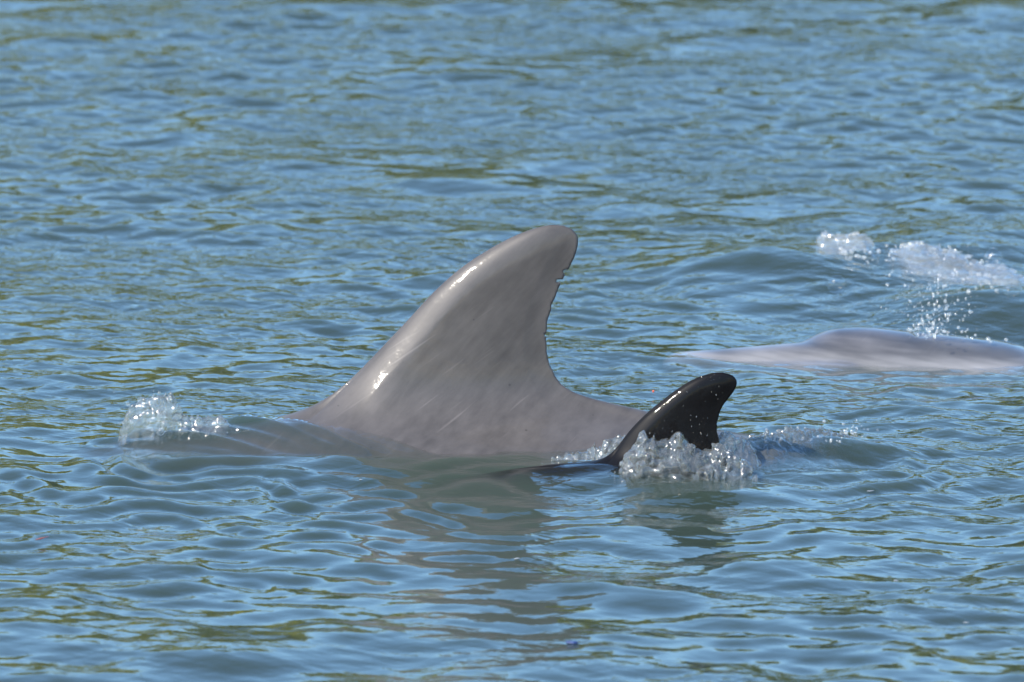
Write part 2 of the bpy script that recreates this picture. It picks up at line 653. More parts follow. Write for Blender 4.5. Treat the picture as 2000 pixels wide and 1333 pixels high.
LEAD_C = [(1120, 960), (1165, 925), (1195, 893), (1225, 851), (1250, 823), (1275, 800), (1300, 780), (1330, 758), (1360, 741), (1390, 731.5),
          (1412, 730)]
TRAIL_C = [(1412, 730), (1430, 736), (1437.5, 748), (1431, 764), (1419, 780), (1408, 795), (1401, 815), (1398, 835), (1401, 855), (1406, 875), (1420, 900),
           (1450, 930), (1480, 960)]
calf = Dolphin(-0.42, 1.2, CALF_Y, ridge_calf, LEAD_C, TRAIL_C, 0.09, 0.018, slim=0.8)

# ------------------------------------------------------------------ the third dolphin's head
HD_Y = 0.76
HD = {k: at_y(*v, HD_Y) for k, v in dict(top=(1665, 641), front=(1535, 690), crease=(1500, 690), tip=(1300, 708), blow=(1800, 655), back=(1990, 690)).items()}


def head_top_line(x):
    p = [at_y(a, b, HD_Y) for a, b in ((1440, 735), (1505, 712), (1545, 687), (1585, 659), (1635, 643), (1700, 641), (1760, 647), (1800, 652), (1850, 656), (1920, 663), (1990, 675), (2100, 710), (2400, 760))]
    p = np.array(p)
    cr = catmull(p[:, (0, 2)], 10)
    return np.interp(x, cr[:, 0], cr[:, 1])


def head_f(V):
    x, y, z = V[:, 0], V[:, 1] - HD_Y, V[:, 2]
    xf = HD['front'][0] - 0.03
    u = np.clip((x - xf) / 1.9, 0, 1)
    W = np.interp(u, [0, .012, .03, .06, .12, .25, .4, .6, .8, .93, 1], [.01, .045, .07, .09, .125, .175, .185, .14, .06, .02, .01])
    H = np.interp(u, [0, .012, .03, .06, .12, .25, .4, .6, .8, .93, 1], [.02, .05, .075, .10, .14, .19, .2, .16, .08, .035, .01])
    zc = head_top_line(x) - H
    q = np.sqrt((y / W) ** 2 + ((z - zc) / H) ** 2)
    fb = (q - 1) * np.minimum(W, H)
    e0 = np.maximum(xf - x, x - xf - 1.9)
    fb = np.where(e0 > 0, np.sqrt(np.maximum(fb, 0) ** 2 + e0 ** 2), fb)

    def cap(a, b, ra, rb, fl=1.0):
        a, b = np.array(a), np.array(b)
        P = np.stack([x, y, z], 1)
        d = b - a
        t = np.clip(((P - a) @ d) / (d @ d), 0, 1)
        w = P - a - t[:, None] * d
        w[:, 2] /= fl
        return (np.linalg.norm(w, axis=1) - (ra + (rb - ra) * t)) * min(1, fl)
    cx = HD['crease'][0]
    # upper and lower jaw
    up = cap((cx + 0.09, -0.02, -0.010), (cx - 0.125, -0.03, -0.017), 0.046, 0.032, 0.60)
    lo = cap((cx + 0.10, -0.07, -0.036), (cx - 0.12, -0.05, -0.028), 0.054, 0.032, 0.6)
    fb = smin(fb, up, 0.007)
    fb = smin(fb, lo, 0.004)
    # blowhole pit
    bx, bz = HD['blow'][0], head_top_line(HD['blow'][0:1])[0]
    pit = (np.sqrt(((x - bx) / 0.010) ** 2 + (y / 0.014) ** 2 + ((z - bz) / 0.006) ** 2) - 1) * 0.006
    fb = -smin(-fb, pit, 0.005)
    # flukes and back fin far along the body, out of the picture
    xe = xf + 1.85
    zf = head_top_line(np.array([xe]))[0] - 0.03
    ay = np.abs(y)
    fx = (x - xe - ay * 0.35) / np.maximum(0.12 * (1 - (ay / 0.27) ** 2), 0.01)
    ff = (np.sqrt(fx ** 2 + ((z - zf) / 0.016) ** 2 + (ay / 0.27) ** 8) - 1) * 0.014
    fb = smin(fb, ff, 0.02)
    xd = xf + 0.95
    zd = head_top_line(np.array([xd]))[0]
    hh = (z - zd) / 0.2
    fd = (np.sqrt(((x - xd - 0.12 * hh) / np.maximum(0.14 * (1 - 0.72 * hh), 0.02)) ** 2 + (y / 0.016) ** 2 + np.maximum(hh, 0) ** 6) - 1) * 0.014
    fb = smin(fb, fd, 0.03)
    return fb


# ------------------------------------------------------------------ water surface
def build_water():
    def grow(a, lim, d0, r):
        out, d = [], d0
        while abs(a) < lim:
            d *= r
            a += d
            out.append(a)
        return out
    DX, DY = 0.0042, 0.0062
    xin = np.arange(-0.98, 0.98 + DX / 2, DX)
    xr = grow(xin[-1], 260.0, DX, 1.075)
    xs = np.concatenate([-np.array(xr[::-1]), xin, xr])
    yin = np.arange(-2.75, 4.3, DY)
    yb = np.array(grow(yin[-1], 320.0, DY, 1.075))
    yf, a, d = [], yin[0], DY
    while a > -60:
        d *= 1.075
        a -= d
        yf.append(a)
    ys = np.concatenate([np.array(yf[::-1]), yin, yb])
    nx, ny = len(xs), len(ys)
    gx, gy = np.gradient(xs), np.gradient(ys)
    X, Y = [a.astype(np.float32) for a in np.meshgrid(xs, ys, indexing='ij')]
    SP = np.maximum.outer(gx, gy).astype(np.float32)
    Z = np.zeros_like(X)
    DXs, DYs = np.zeros_like(X), np.zeros_like(X)
    g = np.random.default_rng(21)
    # patchiness of the small ripples
    patch = np.zeros_like(X)
    for _ in range(9):
        k = g.uniform(2.0, 7.0)
        th = g.uniform(0, 2 * np.pi)
        patch += np.sin(k * (np.cos(th) * X + 0.7 * np.sin(th) * Y) + g.uniform(0, 6.28)).astype(np.float32)
    patch = 1 / (1 + np.exp(-patch * 0.9))
    far = 0.74 + 0.38 * sstep(-0.8, 0.9, Y)
    NW = 150
    lam = np.exp(np.linspace(np.log(0.030), np.log(0.95), NW)) * np.exp(g.normal(0, 0.03, NW))
    wgt = np.interp(np.log(lam), np.log([0.030, 0.05, 0.085, 0.16, 0.30, 0.55, 0.95]), [0.55, 1.05, 1.25, 1.0, 0.66, 0.26, 0.10])
    SLOPE = 0.112
    wgt *= SLOPE / math.sqrt((wgt ** 2).sum() / 2)
    for i in range(NW):
        th = g.normal(R(108) if g.random() < 0.55 else R(52), R(40))
        k = 2 * np.pi / lam[i]
        A = wgt[i] / k
        ph = (k * (math.cos(th) * X + math.sin(th) * Y) + g.uniform(0, 6.2832)).astype(np.float32)
        m = np.clip(lam[i] / (SP * 4) - 0.6, 0, 1)
        if lam[i] < 0.16:
            m = m * (0.45 + 0.85 * patch) * far
        m = (m * A).astype(np.float32)
        Z += m * np.sin(ph)
        c = np.cos(ph) * m * 0.75
        DXs += c * math.cos(th)
        DYs += c * math.sin(th)
    X = X + DXs
    Y = Y + DYs

    # swells pushed up by the animals
    def hump(px, py, w, d, h, ang=0.0, z=0.0):
        p = at_z(px, py, z)
        c, s = math.cos(ang), math.sin(ang)
        u = ((X - p[0]) * c + (Y - p[1]) * s) / w
        v = (-(X - p[0]) * s + (Y - p[1]) * c) / d
        return (h * np.exp(-u * u - v * v)).astype(np.float32)
    # broad swell the calf rides on and its wake ridge to the right
    Z += hump(1260, 925, 0.27, 0.13, 0.017, 0.0)
    Z += hump(1560, 895, 0.17, 0.065, 0.030, 0.22)
    # bulge of water over the adult's forward back
    Z += hump(400, 875, 0.28, 0.20, 0.010, 0.0)
    # small lips of water in front of the adult
    Z += hump(630, 915, 0.075, 0.06, 0.011, 0.3)
    Z += hump(850, 912, 0.06, 0.05, 0.007, -0.3)
    # steep swells behind, on the right
    Z += hump(1450, 540, 0.16, 0.20, 0.030, 0.3)
    Z += hump(1660, 540, 0.15, 0.18, 0.022, 0.0)
    Z += hump(1900, 500, 0.22, 0.22, 0.042, -0.2)
    Z += hump(1930, 610, 0.16, 0.12, 0.032, -0.1)
    # wavelets spreading from the animals' sides
    def wavelets(x0, x1, yc, amp, lam_, reach, sgn):
        dx = np.maximum(np.maximum(x0 - X, X - x1), 0)
        d = np.sqrt(dx * dx + (Y - yc) ** 2)
        return (amp * np.sin(2 * np.pi * d / lam_ + 2.8 * np.sin(7 * X + 3 * Y) + 2.0 * np.sin(19 * X - 8 * Y) + 1.0 * np.sin(37 * X + 11 * Y)) * np.exp(-d / reach) * (0.4 + patch) * sstep(0.0, 0.03, sgn * (yc - Y) + 0.03)).astype(np.float32)
    Z += wavelets(-0.45, 0.30, -0.12, 0.0042, 0.095, 0.40, 1)
    Z += wavelets(0.05, 0.45, -0.27, 0.0042, 0.085, 0.35, 1)
    Z += wavelets(0.35, 1.2, HD_Y - 0.1, 0.0028, 0.075, 0.16, 1)
    Z += wavelets(0.30, 1.2, 1.25, 0.0040, 0.085, 0.25, 1)
    # the sheet of water that slides over the adult's forward back
    yy = -np.minimum(Y, 0.0)
    xe = -0.318 + yy * 1.75
    fx = xe - X
    near = (np.abs(Y) < 0.35) & (X > -1.6) & (X < 0.4)
    top = np.full_like(X, -9.0)
    top[near] = adult.top(X[near], Y[near])
    rip = np.sin(38 * fx + 20 * Y) * 0.0034 * sstep(0.0, 0.06, fx) + np.sin(95 * fx - 31 * X + 2 * np.sin(25 * Y) + 3 * np.sin(14 * X)) * 0.0022 * sstep(0.0, 0.05, fx) + np.sin(150 * Y + 40 * X + 3 * np.sin(17 * X)) * 0.0013 * sstep(0, 0.1, fx)
    rip = rip + np.sin(170 * fx + 6 * np.sin(22 * Y + 9 * X) + 40 * Y) * 0.0017 * np.exp(-(np.maximum(fx, 0) / 0.10) ** 2) * sstep(-0.01, 0.012, fx)
    film = 0.6 * Z * sstep(0.0, 0.12, fx) + 0.004 * sstep(-0.004, 0.02, fx) + 0.003 * sstep(0.1, 0.4, fx) - 0.006 * (1 - sstep(-0.02, 0.0, fx)) - 0.09 * (1 - sstep(-0.09, -0.008, fx)) + rip
    t = top + film
    Z = np.where(near, Z * (1 - 0.35 * sstep(-0.05, 0.0, top) * sstep(-0.02, 0.06, fx)), Z)
    k = 0.012
    h = np.clip(0.5 + 0.5 * (t - Z) / k, 0, 1)
    Zs = Z + (t - Z) * h + k * h * (1 - h)
    Z = np.where(near & (top > -5), Zs, Z)
    # water drawn up where it meets the wet backs
    for dd, bb in ((adult, (-0.6, 0.45, -0.3, 0.3)),):
        nr = (X > bb[0]) & (X < bb[1]) & (Y > bb[2]) & (Y < bb[3])
        tp = dd.top(X[nr], Y[nr])
        Z[nr] += (0.0045 * np.exp(-np.abs(Z[nr] - tp) / 0.006)).astype(np.float32)
    # calmer, slightly lower water round the third dolphin
    q3 = np.exp(-((X - 0.72) / 0.42) ** 4 - ((Y - HD_Y + 0.06) / 0.20) ** 4)
    Z = Z * (1 - 0.4 * q3) - 0.010 * q3
    # film over the third dolphin's beak
    cx = HD['crease'][0]
    bx = (X - (cx - 0.09)) / 0.08
    by = (Y - HD_Y) / 0.055
    beak = 0.003 * (1 - sstep(0.6, 1.3, np.sqrt(bx * bx + by * by)))
    Z = Z + beak.astype(np.float32)

    V = np.stack([X.ravel(), Y.ravel(), Z.ravel()], 1)
    I = np.arange(nx * ny).reshape(nx, ny)
    q = np.stack([I[:-1, :-1], I[1:, :-1], I[1:, 1:], I[:-1, 1:]], -1).reshape(-1, 4)
    # close the body of water: sides and bed
    zb = -2.5
    per = np.concatenate([I[:, 0], I[-1, 1:], I[-2::-1, -1], I[0, -2:0:-1]])
    base = len(V)
    low = V[per].copy()
    low[:, 2] = zb
    n = len(per)
    j = np.arange(n)
    side = np.stack([per[j], base + j, base + (j + 1) % n, per[(j + 1) % n]], 1)[:, ::-1]
    side = side[:, ::-1]
    V = np.vstack([V, low, [[0, 0, zb]]])
    c = len(V) - 1
    bed = np.stack([base + (j + 1) % n, base + j, np.full(n, c), np.full(n, c)], 1)
    tri = bed[:, :3]
    quads = np.vstack([q, side])
    me = bpy.data.meshes.new('water')
    me.vertices.add(len(V))
    me.vertices.foreach_set('co', V.astype(np.float32).ravel())
    lv = np.concatenate([quads.ravel(), tri.ravel()]).astype(np.int32)
    me.loops.add(len(lv))
    me.loops.foreach_set('vertex_index', lv)
    nq, nt = len(quads), len(tri)
    me.polygons.add(nq + nt)
    me.polygons.foreach_set('loop_start', np.concatenate([np.arange(nq) * 4, nq * 4 + np.arange(nt) * 3]).astype(np.int32))
    me.polygons.foreach_set('loop_total', np.concatenate([np.full(nq, 4), np.full(nt, 3)]).astype(np.int32))
    me.polygons.foreach_set('use_smooth', np.concatenate([np.full(len(q), True), np.full(nq + nt - len(q), False)]))
    me.materials.append(M_WATER)
    me.update(calc_edges=True)
    link('water', me, kind='structure', label='rippled blue river water with green tree reflections', cat='water')
    return xs, ys, X, Y, Z


WX, WY, WXX, WYY, WZ = build_water()


def water_z(x, y):
    i = int(np.clip(np.searchsorted(WX, x), 1, len(WX) - 1))
    j = int(np.clip(np.searchsorted(WY, y), 1, len(WY) - 1))
    return float(WZ[i, j])


# ------------------------------------------------------------------ far bank and wood (seen mirrored in the water)
def build_bank():
    xs = np.linspace(-160, 160, 161)
    ys = np.array([44, 46, 47.5, 49, 54, 62, 80, 120, 200, 330.0])
    zz = np.array([-1.2, -0.2, 0.45, 0.8, 1.6, 4.5, 9.5, 14.0, 17.0, 18.0])
    X, Y = np.meshgrid(xs, ys, indexing='ij')
    g = np.random.default_rng(3)
    Y = Y + (np.sin(xs * 0.21) * 1.3 + np.sin(xs * 0.077 + 1) * 2.0)[:, None]
    Z = zz[None, :] + g.normal(0, 0.08, X.shape)
    I = np.arange(X.size).reshape(X.shape)
    q = np.stack([I[:-1, :-1], I[1:, :-1], I[1:, 1:], I[:-1, 1:]], -1).reshape(-1, 4)
    me = make_mesh('far_bank', np.stack([X.ravel(), Y.ravel(), Z.ravel()], 1), q,
                   mat_plain('bank_grass', (0.13, 0.135, 0.03), 0.9, 0.4, 1.2))
    link('far_bank', me, kind='structure', label='low grassy far river bank', cat='bank')


def mat_leaf():
    m, n, l = new_mat('foliage')
    out = N(n, 'ShaderNodeOutputMaterial')
    tc = N(n, 'ShaderNodeTexCoord')
    nz = N(n, 'ShaderNodeTexNoise', i_Scale=0.5, i_Detail=6.0)
    l.new(tc.outputs['Object'], nz.inputs['Vector'])
    cr = N(n, 'ShaderNodeValToRGB')
    cr.color_ramp.elements[0].position = 0.35
    cr.color_ramp.elements[0].color = (0.145, 0.15, 0.012, 1)
    cr.color_ramp.elements[1].position = 0.65
    cr.color_ramp.elements[1].color = (0.31, 0.285, 0.022, 1)
    l.new(nz.outputs[0], cr.inputs[0])
    d = N(n, 'ShaderNodeBsdfDiffuse')
    t = N(n, 'ShaderNodeBsdfTranslucent')
    l.new(cr.outputs[0], d.inputs[0])
    l.new(cr.outputs[0], t.inputs[0])
    mx = N(n, 'ShaderNodeMixShader')
    mx.inputs[0].default_value = 0.3
    l.new(d.outputs[0], mx.inputs[1])
    l.new(t.outputs[0], mx.inputs[2])
    l.new(mx.outputs[0], out.inputs['Surface'])
    return m


TREE_H = (7.5, 11.5)


def build_wood():
    g = np.random.default_rng(11)
    leafV = []
    trunkV, trunkF = [], []
    nb = 0
    for k in range(130):
        x = -110 + 220 * (k + g.uniform(-.3, .3)) / 129
        y = 50 + g.uniform(0, 9) + math.sin(x * 0.21) * 1.3 + math.sin(x * 0.077 + 1) * 2
        h = g.uniform(*TREE_H)
        r = g.uniform(1.2, 2.1)
        # tapered trunk
        for a in range(5):
            z = 0.6 + (h - 1.2) * a / 4
            rr = 0.16 * (1 - a / 5)
            for b in range(6):
                t = b * math.pi / 3
                trunkV.append((x + rr * math.cos(t) + 0.12 * math.sin(a + k), y + rr * math.sin(t), z))
        for a in range(4):
            for b in range(6):
                trunkF.append((nb + a * 6 + b, nb + a * 6 + (b + 1) % 6, nb + (a + 1) * 6 + (b + 1) % 6, nb + (a + 1) * 6 + b))
        nb += 30
        for c in range(8):
            cc = np.array([x, y, 1.2]) + g.normal(0, 1, 3) * np.array([1.2, 0.8, 0.7])
            P = g.normal(0, 1, (40, 3))
            P *= (g.uniform(0.5, 1.2) * g.uniform(0.5, 1.0, 40) / np.linalg.norm(P, axis=1))[:, None]
            leafV.append(P + cc)
        for c in range(g.integers(18, 26)):
            cc = np.array([x, y, 0.9 + h * 0.5]) + g.normal(0, 1, 3) * np.array([r * 0.6, r * 0.5, h * 0.21])
            cr = g.uniform(0.7, 1.4)
            P = g.normal(0, 1, (62, 3))
            P *= (cr * g.uniform(0.55, 1.0, 62) / np.linalg.norm(P, axis=1))[:, None]
            leafV.append(P + cc)
    C = np.concatenate(leafV)
    C = C[(C[:, 2] > 0.7)]
    n = len(C)
    a = g.normal(0, 1, (n, 3))
    a /= np.linalg.norm(a, axis=1)[:, None]
    b = np.cross(a, g.normal(0, 1, (n, 3)))
    b /= np.linalg.norm(b, axis=1)[:, None]
    s = g.uniform(0.2, 0.42, n)[:, None]
    V = np.stack([C - a * s, C + b * s * 0.6, C + a * s, C - b * s * 0.6], 1).reshape(-1, 3)
    F = np.arange(n * 4).reshape(n, 4)
    V = np.vstack([V, np.array(trunkV)])
    F = np.vstack([F, np.array(trunkF) + n * 4])
    mi = np.concatenate([np.zeros(n, int), np.ones(len(trunkF), int)])
    me = make_mesh('far_wood', V, F, [mat_leaf(), mat_plain('bark', (0.12, 0.09, 0.06), 0.9)], smooth=False, mat_index=mi)
    link('far_wood', me, kind='stuff', label='green wood along the far bank mirrored in the water', cat='wood')


build_bank()
build_wood()

# ------------------------------------------------------------------ the dolphins
xs = axis((-1.33, -0.40, 0.016), (-0.40, 0.30, 0.0032), (0.30, 1.62, 0.016))
ys = axis((-0.48, -0.07, 0.014), (-0.07, -0.022, 0.0036), (-0.022, 0.022, 0.0016), (0.022, 0.07, 0.0036), (0.07, 0.48, 0.014))
zs = axis((-0.75, -0.03, 0.016), (-0.03, adult.ztop + 0.012, 0.0032))
V, Q = adult.build(xs, ys, zs)
link('dolphin', make_mesh('dolphin', V, Q, M_ADULT),
     label='big grey dolphin showing a tall hooked back fin with a nicked rear edge', cat='dolphin')

xs = axis((-0.44, 0.10, 0.010), (0.10, 0.36, 0.0022), (0.36, 0.95, 0.010))
ys = axis((-0.26, -0.045, 0.009), (-0.045, -0.014, 0.0026), (-0.014, 0.014, 0.0013), (0.014, 0.045, 0.0026), (0.045, 0.26, 0.009))
zs = axis((-0.45, -0.02, 0.009), (-0.02, calf.ztop + 0.008, 0.0022))
V, Q = calf.build(xs, ys, zs)
link('dolphin_calf', make_mesh('dolphin_calf', V, Q, M_CALF),
     label='black dolphin calf showing a small glossy fin in front of the big grey fin', cat='dolphin')

xs = axis((0.18, 0.85, 0.006), (0.85, 2.6, 0.02))
ys = axis((-0.32, -0.11, 0.014), (-0.11, 0.11, 0.006), (0.11, 0.32, 0.014))
zs = axis((-0.60, -0.09, 0.014), (-0.09, 0.20, 0.006))
G = np.stack(np.meshgrid(xs, ys + HD_Y, zs, indexing='ij'), -1).reshape(-1, 3)
F = head_f(G).reshape(len(xs), len(ys), len(zs))
V, Q = surface_nets(F, xs, ys + HD_Y, zs, head_f, 3)
link('dolphin', make_mesh('surfacing_dolphin', V, Q, M_HEAD),
     label='rosy grey dolphin with its rounded head surfacing and blowing on the right', cat='dolphin')


# ------------------------------------------------------------------ splashes: lumps of clear water
def ico(sub=1):
    import bmesh
    bm = bmesh.new()
    bmesh.ops.create_icosphere(bm, subdivisions=sub, radius=1.0)
    v = np.array([p.co[:] for p in bm.verts])
    f = np.array([[q.index for q in p.verts] for p in bm.faces])
    bm.free()
    return v, f


ICO1, ICO2 = ico(1), ico(2)


def drops_mesh(name, P, r, mat, stretch=None, base=ICO1, g=None):
    """many small drops, each a slightly squashed or drawn-out ball"""
    v, f = base
    P, r = np.asarray(P, float), np.asarray(r, float)
    n = len(P)
    S = np.ones((n, 3)) if stretch is None else np.asarray(stretch, float)
    V = P[:, None, :] + v[None] * (r[:, None] * S)[:, None, :]
    F = f[None] + (np.arange(n) * len(v))[:, None, None]
    return make_mesh(name, V.reshape(-1, 3), F.reshape(-1, 3), mat)


def blob_mesh(name, B, res, mat, thr=0.33):
    """melt balls (x,y,z,r) into one skin"""
    B = np.asarray(B, float)
    pad = B[:, 3].max() * 1.8
    lo, hi = B[:, :3].min(0) - pad, B[:, :3].max(0) + pad
    ax = [np.arange(lo[i], hi[i] + res, res) for i in range(3)]
    F = np.full([len(a) for a in ax], thr)
    for x, y, z, r in B:
        R_ = r * 2.2
        sl = [slice(max(0, int((c - R_ - lo[i]) / res)), int((c + R_ - lo[i]) / res) + 2) for i, c in enumerate((x, y, z))]
        dx = (ax[0][sl[0]] - x)[:, None, None]
        dy = (ax[1][sl[1]] - y)[None, :, None]
        dz = (ax[2][sl[2]] - z)[None, None, :]
        F[tuple(sl)] -= np.exp(-(dx * dx + dy * dy + dz * dz) / (r * r))
    V, Q = surface_nets(F, *ax)
    return make_mesh(name, V, Q, mat)


def under_crest(crest, base_py, n, y, dy, r0, r1, g, jig=3.0, top_bias=1.0):
    """balls filling the band between a crest line (photo pixels) and base_py, at depth y"""
    c = np.array(crest, float)
    out = []
    for _ in range(n):
        px = g.uniform(c[0, 0], c[-1, 0])
        top = np.interp(px, c[:, 0], c[:, 1])
        t = g.random() ** top_bias
        r = g.uniform(r0, r1) * (0.75 + 0.5 * t)
        py = top + (base_py - top) * t
        yy = y + g.normal(0, dy)
        p = at_y(px + g.normal(0, jig), py, yy)
        out.append((p[0], p[1], p[2] - r * 0.8, r))
    return out


def vnoise(P, cell, seed):
    """smooth value noise in -1..1"""
    rs = np.random.default_rng(seed).uniform(-1, 1, (32, 32, 32))
    q = P / cell
    i = np.floor(q).astype(int)
    f = q - i
    f = f * f * (3 - 2 * f)
    out = 0
    for a in (0, 1):
        for b in (0, 1):
            for c in (0, 1):
                w = (f[..., 0] if a else 1 - f[..., 0]) * (f[..., 1] if b else 1 - f[..., 1]) * (f[..., 2] if c else 1 - f[..., 2])
                out = out + w * rs[(i[..., 0] + a) % 32, (i[..., 1] + b) % 32, (i[..., 2] + c) % 32]
    return out


def froth(name, crest, depth, half, amp, cell, res, mat, seed, flare=0.5, hug=None, jag=0.0028, zs=0.7):
    """torn ridge of water: a thin wall under a crest line (photo pixels, depth y at each end), roughened by noise"""
    c = np.array([(p[0], p[1]) for p in crest], float)
    nn = max(24, int((c[-1, 0] - c[0, 0]) / 5))
    pxs = np.linspace(c[0, 0], c[-1, 0], nn)
    gj = np.random.default_rng(seed + 50)
    jj = np.convolve(gj.normal(0, 1, nn + 4), [0.3, 0.4, 0.3], 'same')[2:-2] + 0.8 * np.maximum(gj.normal(0, 1, nn), 0)
    c = np.stack([pxs, np.interp(pxs, c[:, 0], c[:, 1]) - jag * 1400 * (jj - 0.4) * np.sin(np.linspace(0, np.pi, nn)) ** 0.5], 1)
    t = (c[:, 0] - c[0, 0]) / (c[-1, 0] - c[0, 0])
    yd = depth[0] + (depth[1] - depth[0]) * t
    W = np.array([at_y(px, py, y) for (px, py), y in zip(c, yd)])
    if hug is not None:
        e = np.minimum(t, 1 - t)
        W[:, 2] = [water_z(w[0], w[1]) + hug * min(1, 5 * q) - 0.006 * max(0, 1 - 8 * q) for w, q in zip(W, e)]
    xs_ = np.arange(W[:, 0].min() - 0.012, W[:, 0].max() + 0.012, res)
    y0, y1 = W[:, 1].min() - half * 2.5 - 0.01, W[:, 1].max() + half * 2.5 + 0.01
    ys_ = np.arange(y0, y1, res)
    zlo = min(water_z(*w[:2]) for w in W) - 0.03
    zs_ = np.arange(zlo, W[:, 2].max() + amp + 0.008, res)
    P = np.stack(np.meshgrid(xs_, ys_, zs_, indexing='ij'), -1)
    zt = np.interp(P[..., 0], W[:, 0], W[:, 2])
    yc = np.interp(P[..., 0], W[:, 0], W[:, 1])
    wz = np.interp(xs_, W[:, 0], [water_z(w[0], w[1]) for w in W])[:, None, None]
    below = np.maximum(zt - P[..., 2], 0)
    f1 = P[..., 2] - zt
    f2 = np.abs(P[..., 1] - yc) - half - flare * np.minimum(below, 0.03)
    f3 = np.maximum(W[0, 0] - P[..., 0], P[..., 0] - W[-1, 0])
    f = -smin(-f1, -f2, 0.006)
    f = -smin(-f, -f3, 0.01)
    big = vnoise(P, cell * 2.6, seed + 7)
    P = P * np.array([1, 1, zs]) + 0.25 * cell * np.stack([big, big, big], -1)
    amp = amp * (1.0 + 0.5 * big)
    n = 0.4 * big + 0.55 * vnoise(P, cell, seed) + 0.45 * (1 - 2 * np.abs(vnoise(P + 0.13, cell * 0.55, seed + 1))) + 0.12 * vnoise(P, cell * 0.3, seed + 2)
    f = f + amp * (n - 0.12)
    V, Q = surface_nets(f, xs_, ys_, zs_)
    return make_mesh(name, V, Q, mat)


g = np.random.default_rng(5)
SPL = 'splash of clear water '
# in front of the calf's fin
crest = [(1200, 912), (1212, 890), (1232, 865), (1246, 848), (1260, 843), (1268, 860), (1288, 862), (1306, 858), (1322, 848), (1334, 853),
         (1340, 866), (1360, 870), (1385, 872), (1402, 868), (1430, 882), (1470, 908)]
link('water_splash', froth('calf_splash', crest, (CALF_Y - 0.055, CALF_Y - 0.045), 0.008, 0.0095, 0.016, 0.0015, M_CLEAR, 1), kind='stuff', cat='splash', label=SPL + 'piled up against the black calf fin')
# the ridge between the calf and the adult
crest = [(1052, 908), (1085, 896), (1110, 888), (1145, 877), (1175, 866), (1200, 858), (1222, 852), (1250, 866)]
link('water_splash', froth('side_splash', crest, (CALF_Y + 0.04, CALF_Y + 0.05), 0.005, 0.007, 0.013, 0.0015, M_CLEAR, 5), kind='stuff', cat='splash', label=SPL + 'running along the grey flank left of the calf')
# over the adult's forward back
crest = [(234, 850), (244, 815), (252, 796), (264, 790), (285, 780), (310, 771), (335, 775), (350, 790), (360, 814), (385, 818), (410, 808), (430, 812), (455, 828), (480, 842), (520, 850)]
link('water_splash', froth('bow_splash', crest, (-0.02, -0.035), 0.0035, 0.0085, 0.014, 0.0016, M_CLEAR, 9, flare=0.35), kind='stuff', cat='splash', label=SPL + 'thrown up ahead of the big grey fin')
P, r = [], []
for px, py, q in ((233, 828, 1.6), (240, 826, 2.2), (246, 822, 1.5), (268, 818, 2.0), (222, 766, 1.1), (300, 764, 1.0), (352, 772, 1.2), (250, 790, 3.0), (430, 835, 1.5), (444, 845, 1.2), (445, 862, 1.6), (445, 876, 1.4)):
    P.append(at_y(px, py, -0.06 if py > 840 else -0.03))
    r.append(q / 1000)
link('splash_drops', drops_mesh('splash_drops', P, r, M_CLEAR, base=ICO2), kind='stuff', cat='drops', label='loose drops flying beside the splash ahead of the big grey fin')

# broken white water on the swells at the right
def drape(pxs, n, r0, r1, spread, lift=0.0):
    c = np.array(pxs, float)
    out = []
    for _ in range(n):
        t = g.random() * (len(c) - 1)
        i = int(t)
        px, py = c[i] + (c[min(i + 1, len(c) - 1)] - c[i]) * (t - i) + g.normal(0, 1, 2) * spread
        p = at_z(px, py, 0.03)
        for _k in range(3):
            p = at_z(px, py, water_z(p[0], p[1]))
        r = g.uniform(r0, r1)
        out.append((p[0], p[1], p[2] + lift, r))
    return out


def mat_aerated():
    m, n, l = new_mat('aerated_water')
    out = N(n, 'ShaderNodeOutputMaterial')
    lw = N(n, 'ShaderNodeLayerWeight', i_Blend=0.5)
    p4 = N(n, 'ShaderNodeMath', operation='POWER')
    p4.inputs[1].default_value = 3.0
    l.new(lw.outputs['Facing'], p4.inputs[0])
    ma = N(n, 'ShaderNodeMath', operation='MULTIPLY_ADD')
    ma.inputs[1].default_value = 0.9
    ma.inputs[2].default_value = 0.08
    l.new(p4.outputs[0], ma.inputs[0])
    d = N(n, 'ShaderNodeBsdfDiffuse')
    d.inputs[0].default_value = (0.62, 0.64, 0.62, 1)
    tr = N(n, 'ShaderNodeBsdfTransparent')
    m0 = N(n, 'ShaderNodeMixShader')
    m0.inputs[0].default_value = 0.86
    l.new(d.outputs[0], m0.inputs[1])
    l.new(tr.outputs[0], m0.inputs[2])
    gl = N(n, 'ShaderNodeBsdfGlossy', i_Roughness=0.12)
    mx = N(n, 'ShaderNodeMixShader')
    l.new(ma.outputs[0], mx.inputs[0])
    l.new(m0.outputs[0], mx.inputs[1])
    l.new(gl.outputs[0], mx.inputs[2])
    l.new(mx.outputs[0], out.inputs['Surface'])
    return m


M_AER = mat_aerated()
def y_of(px, py):
    p = at_z(px, py, 0.03)
    for _k in range(4):
        p = at_z(px, py, water_z(p[0], p[1]))
    return p[1]


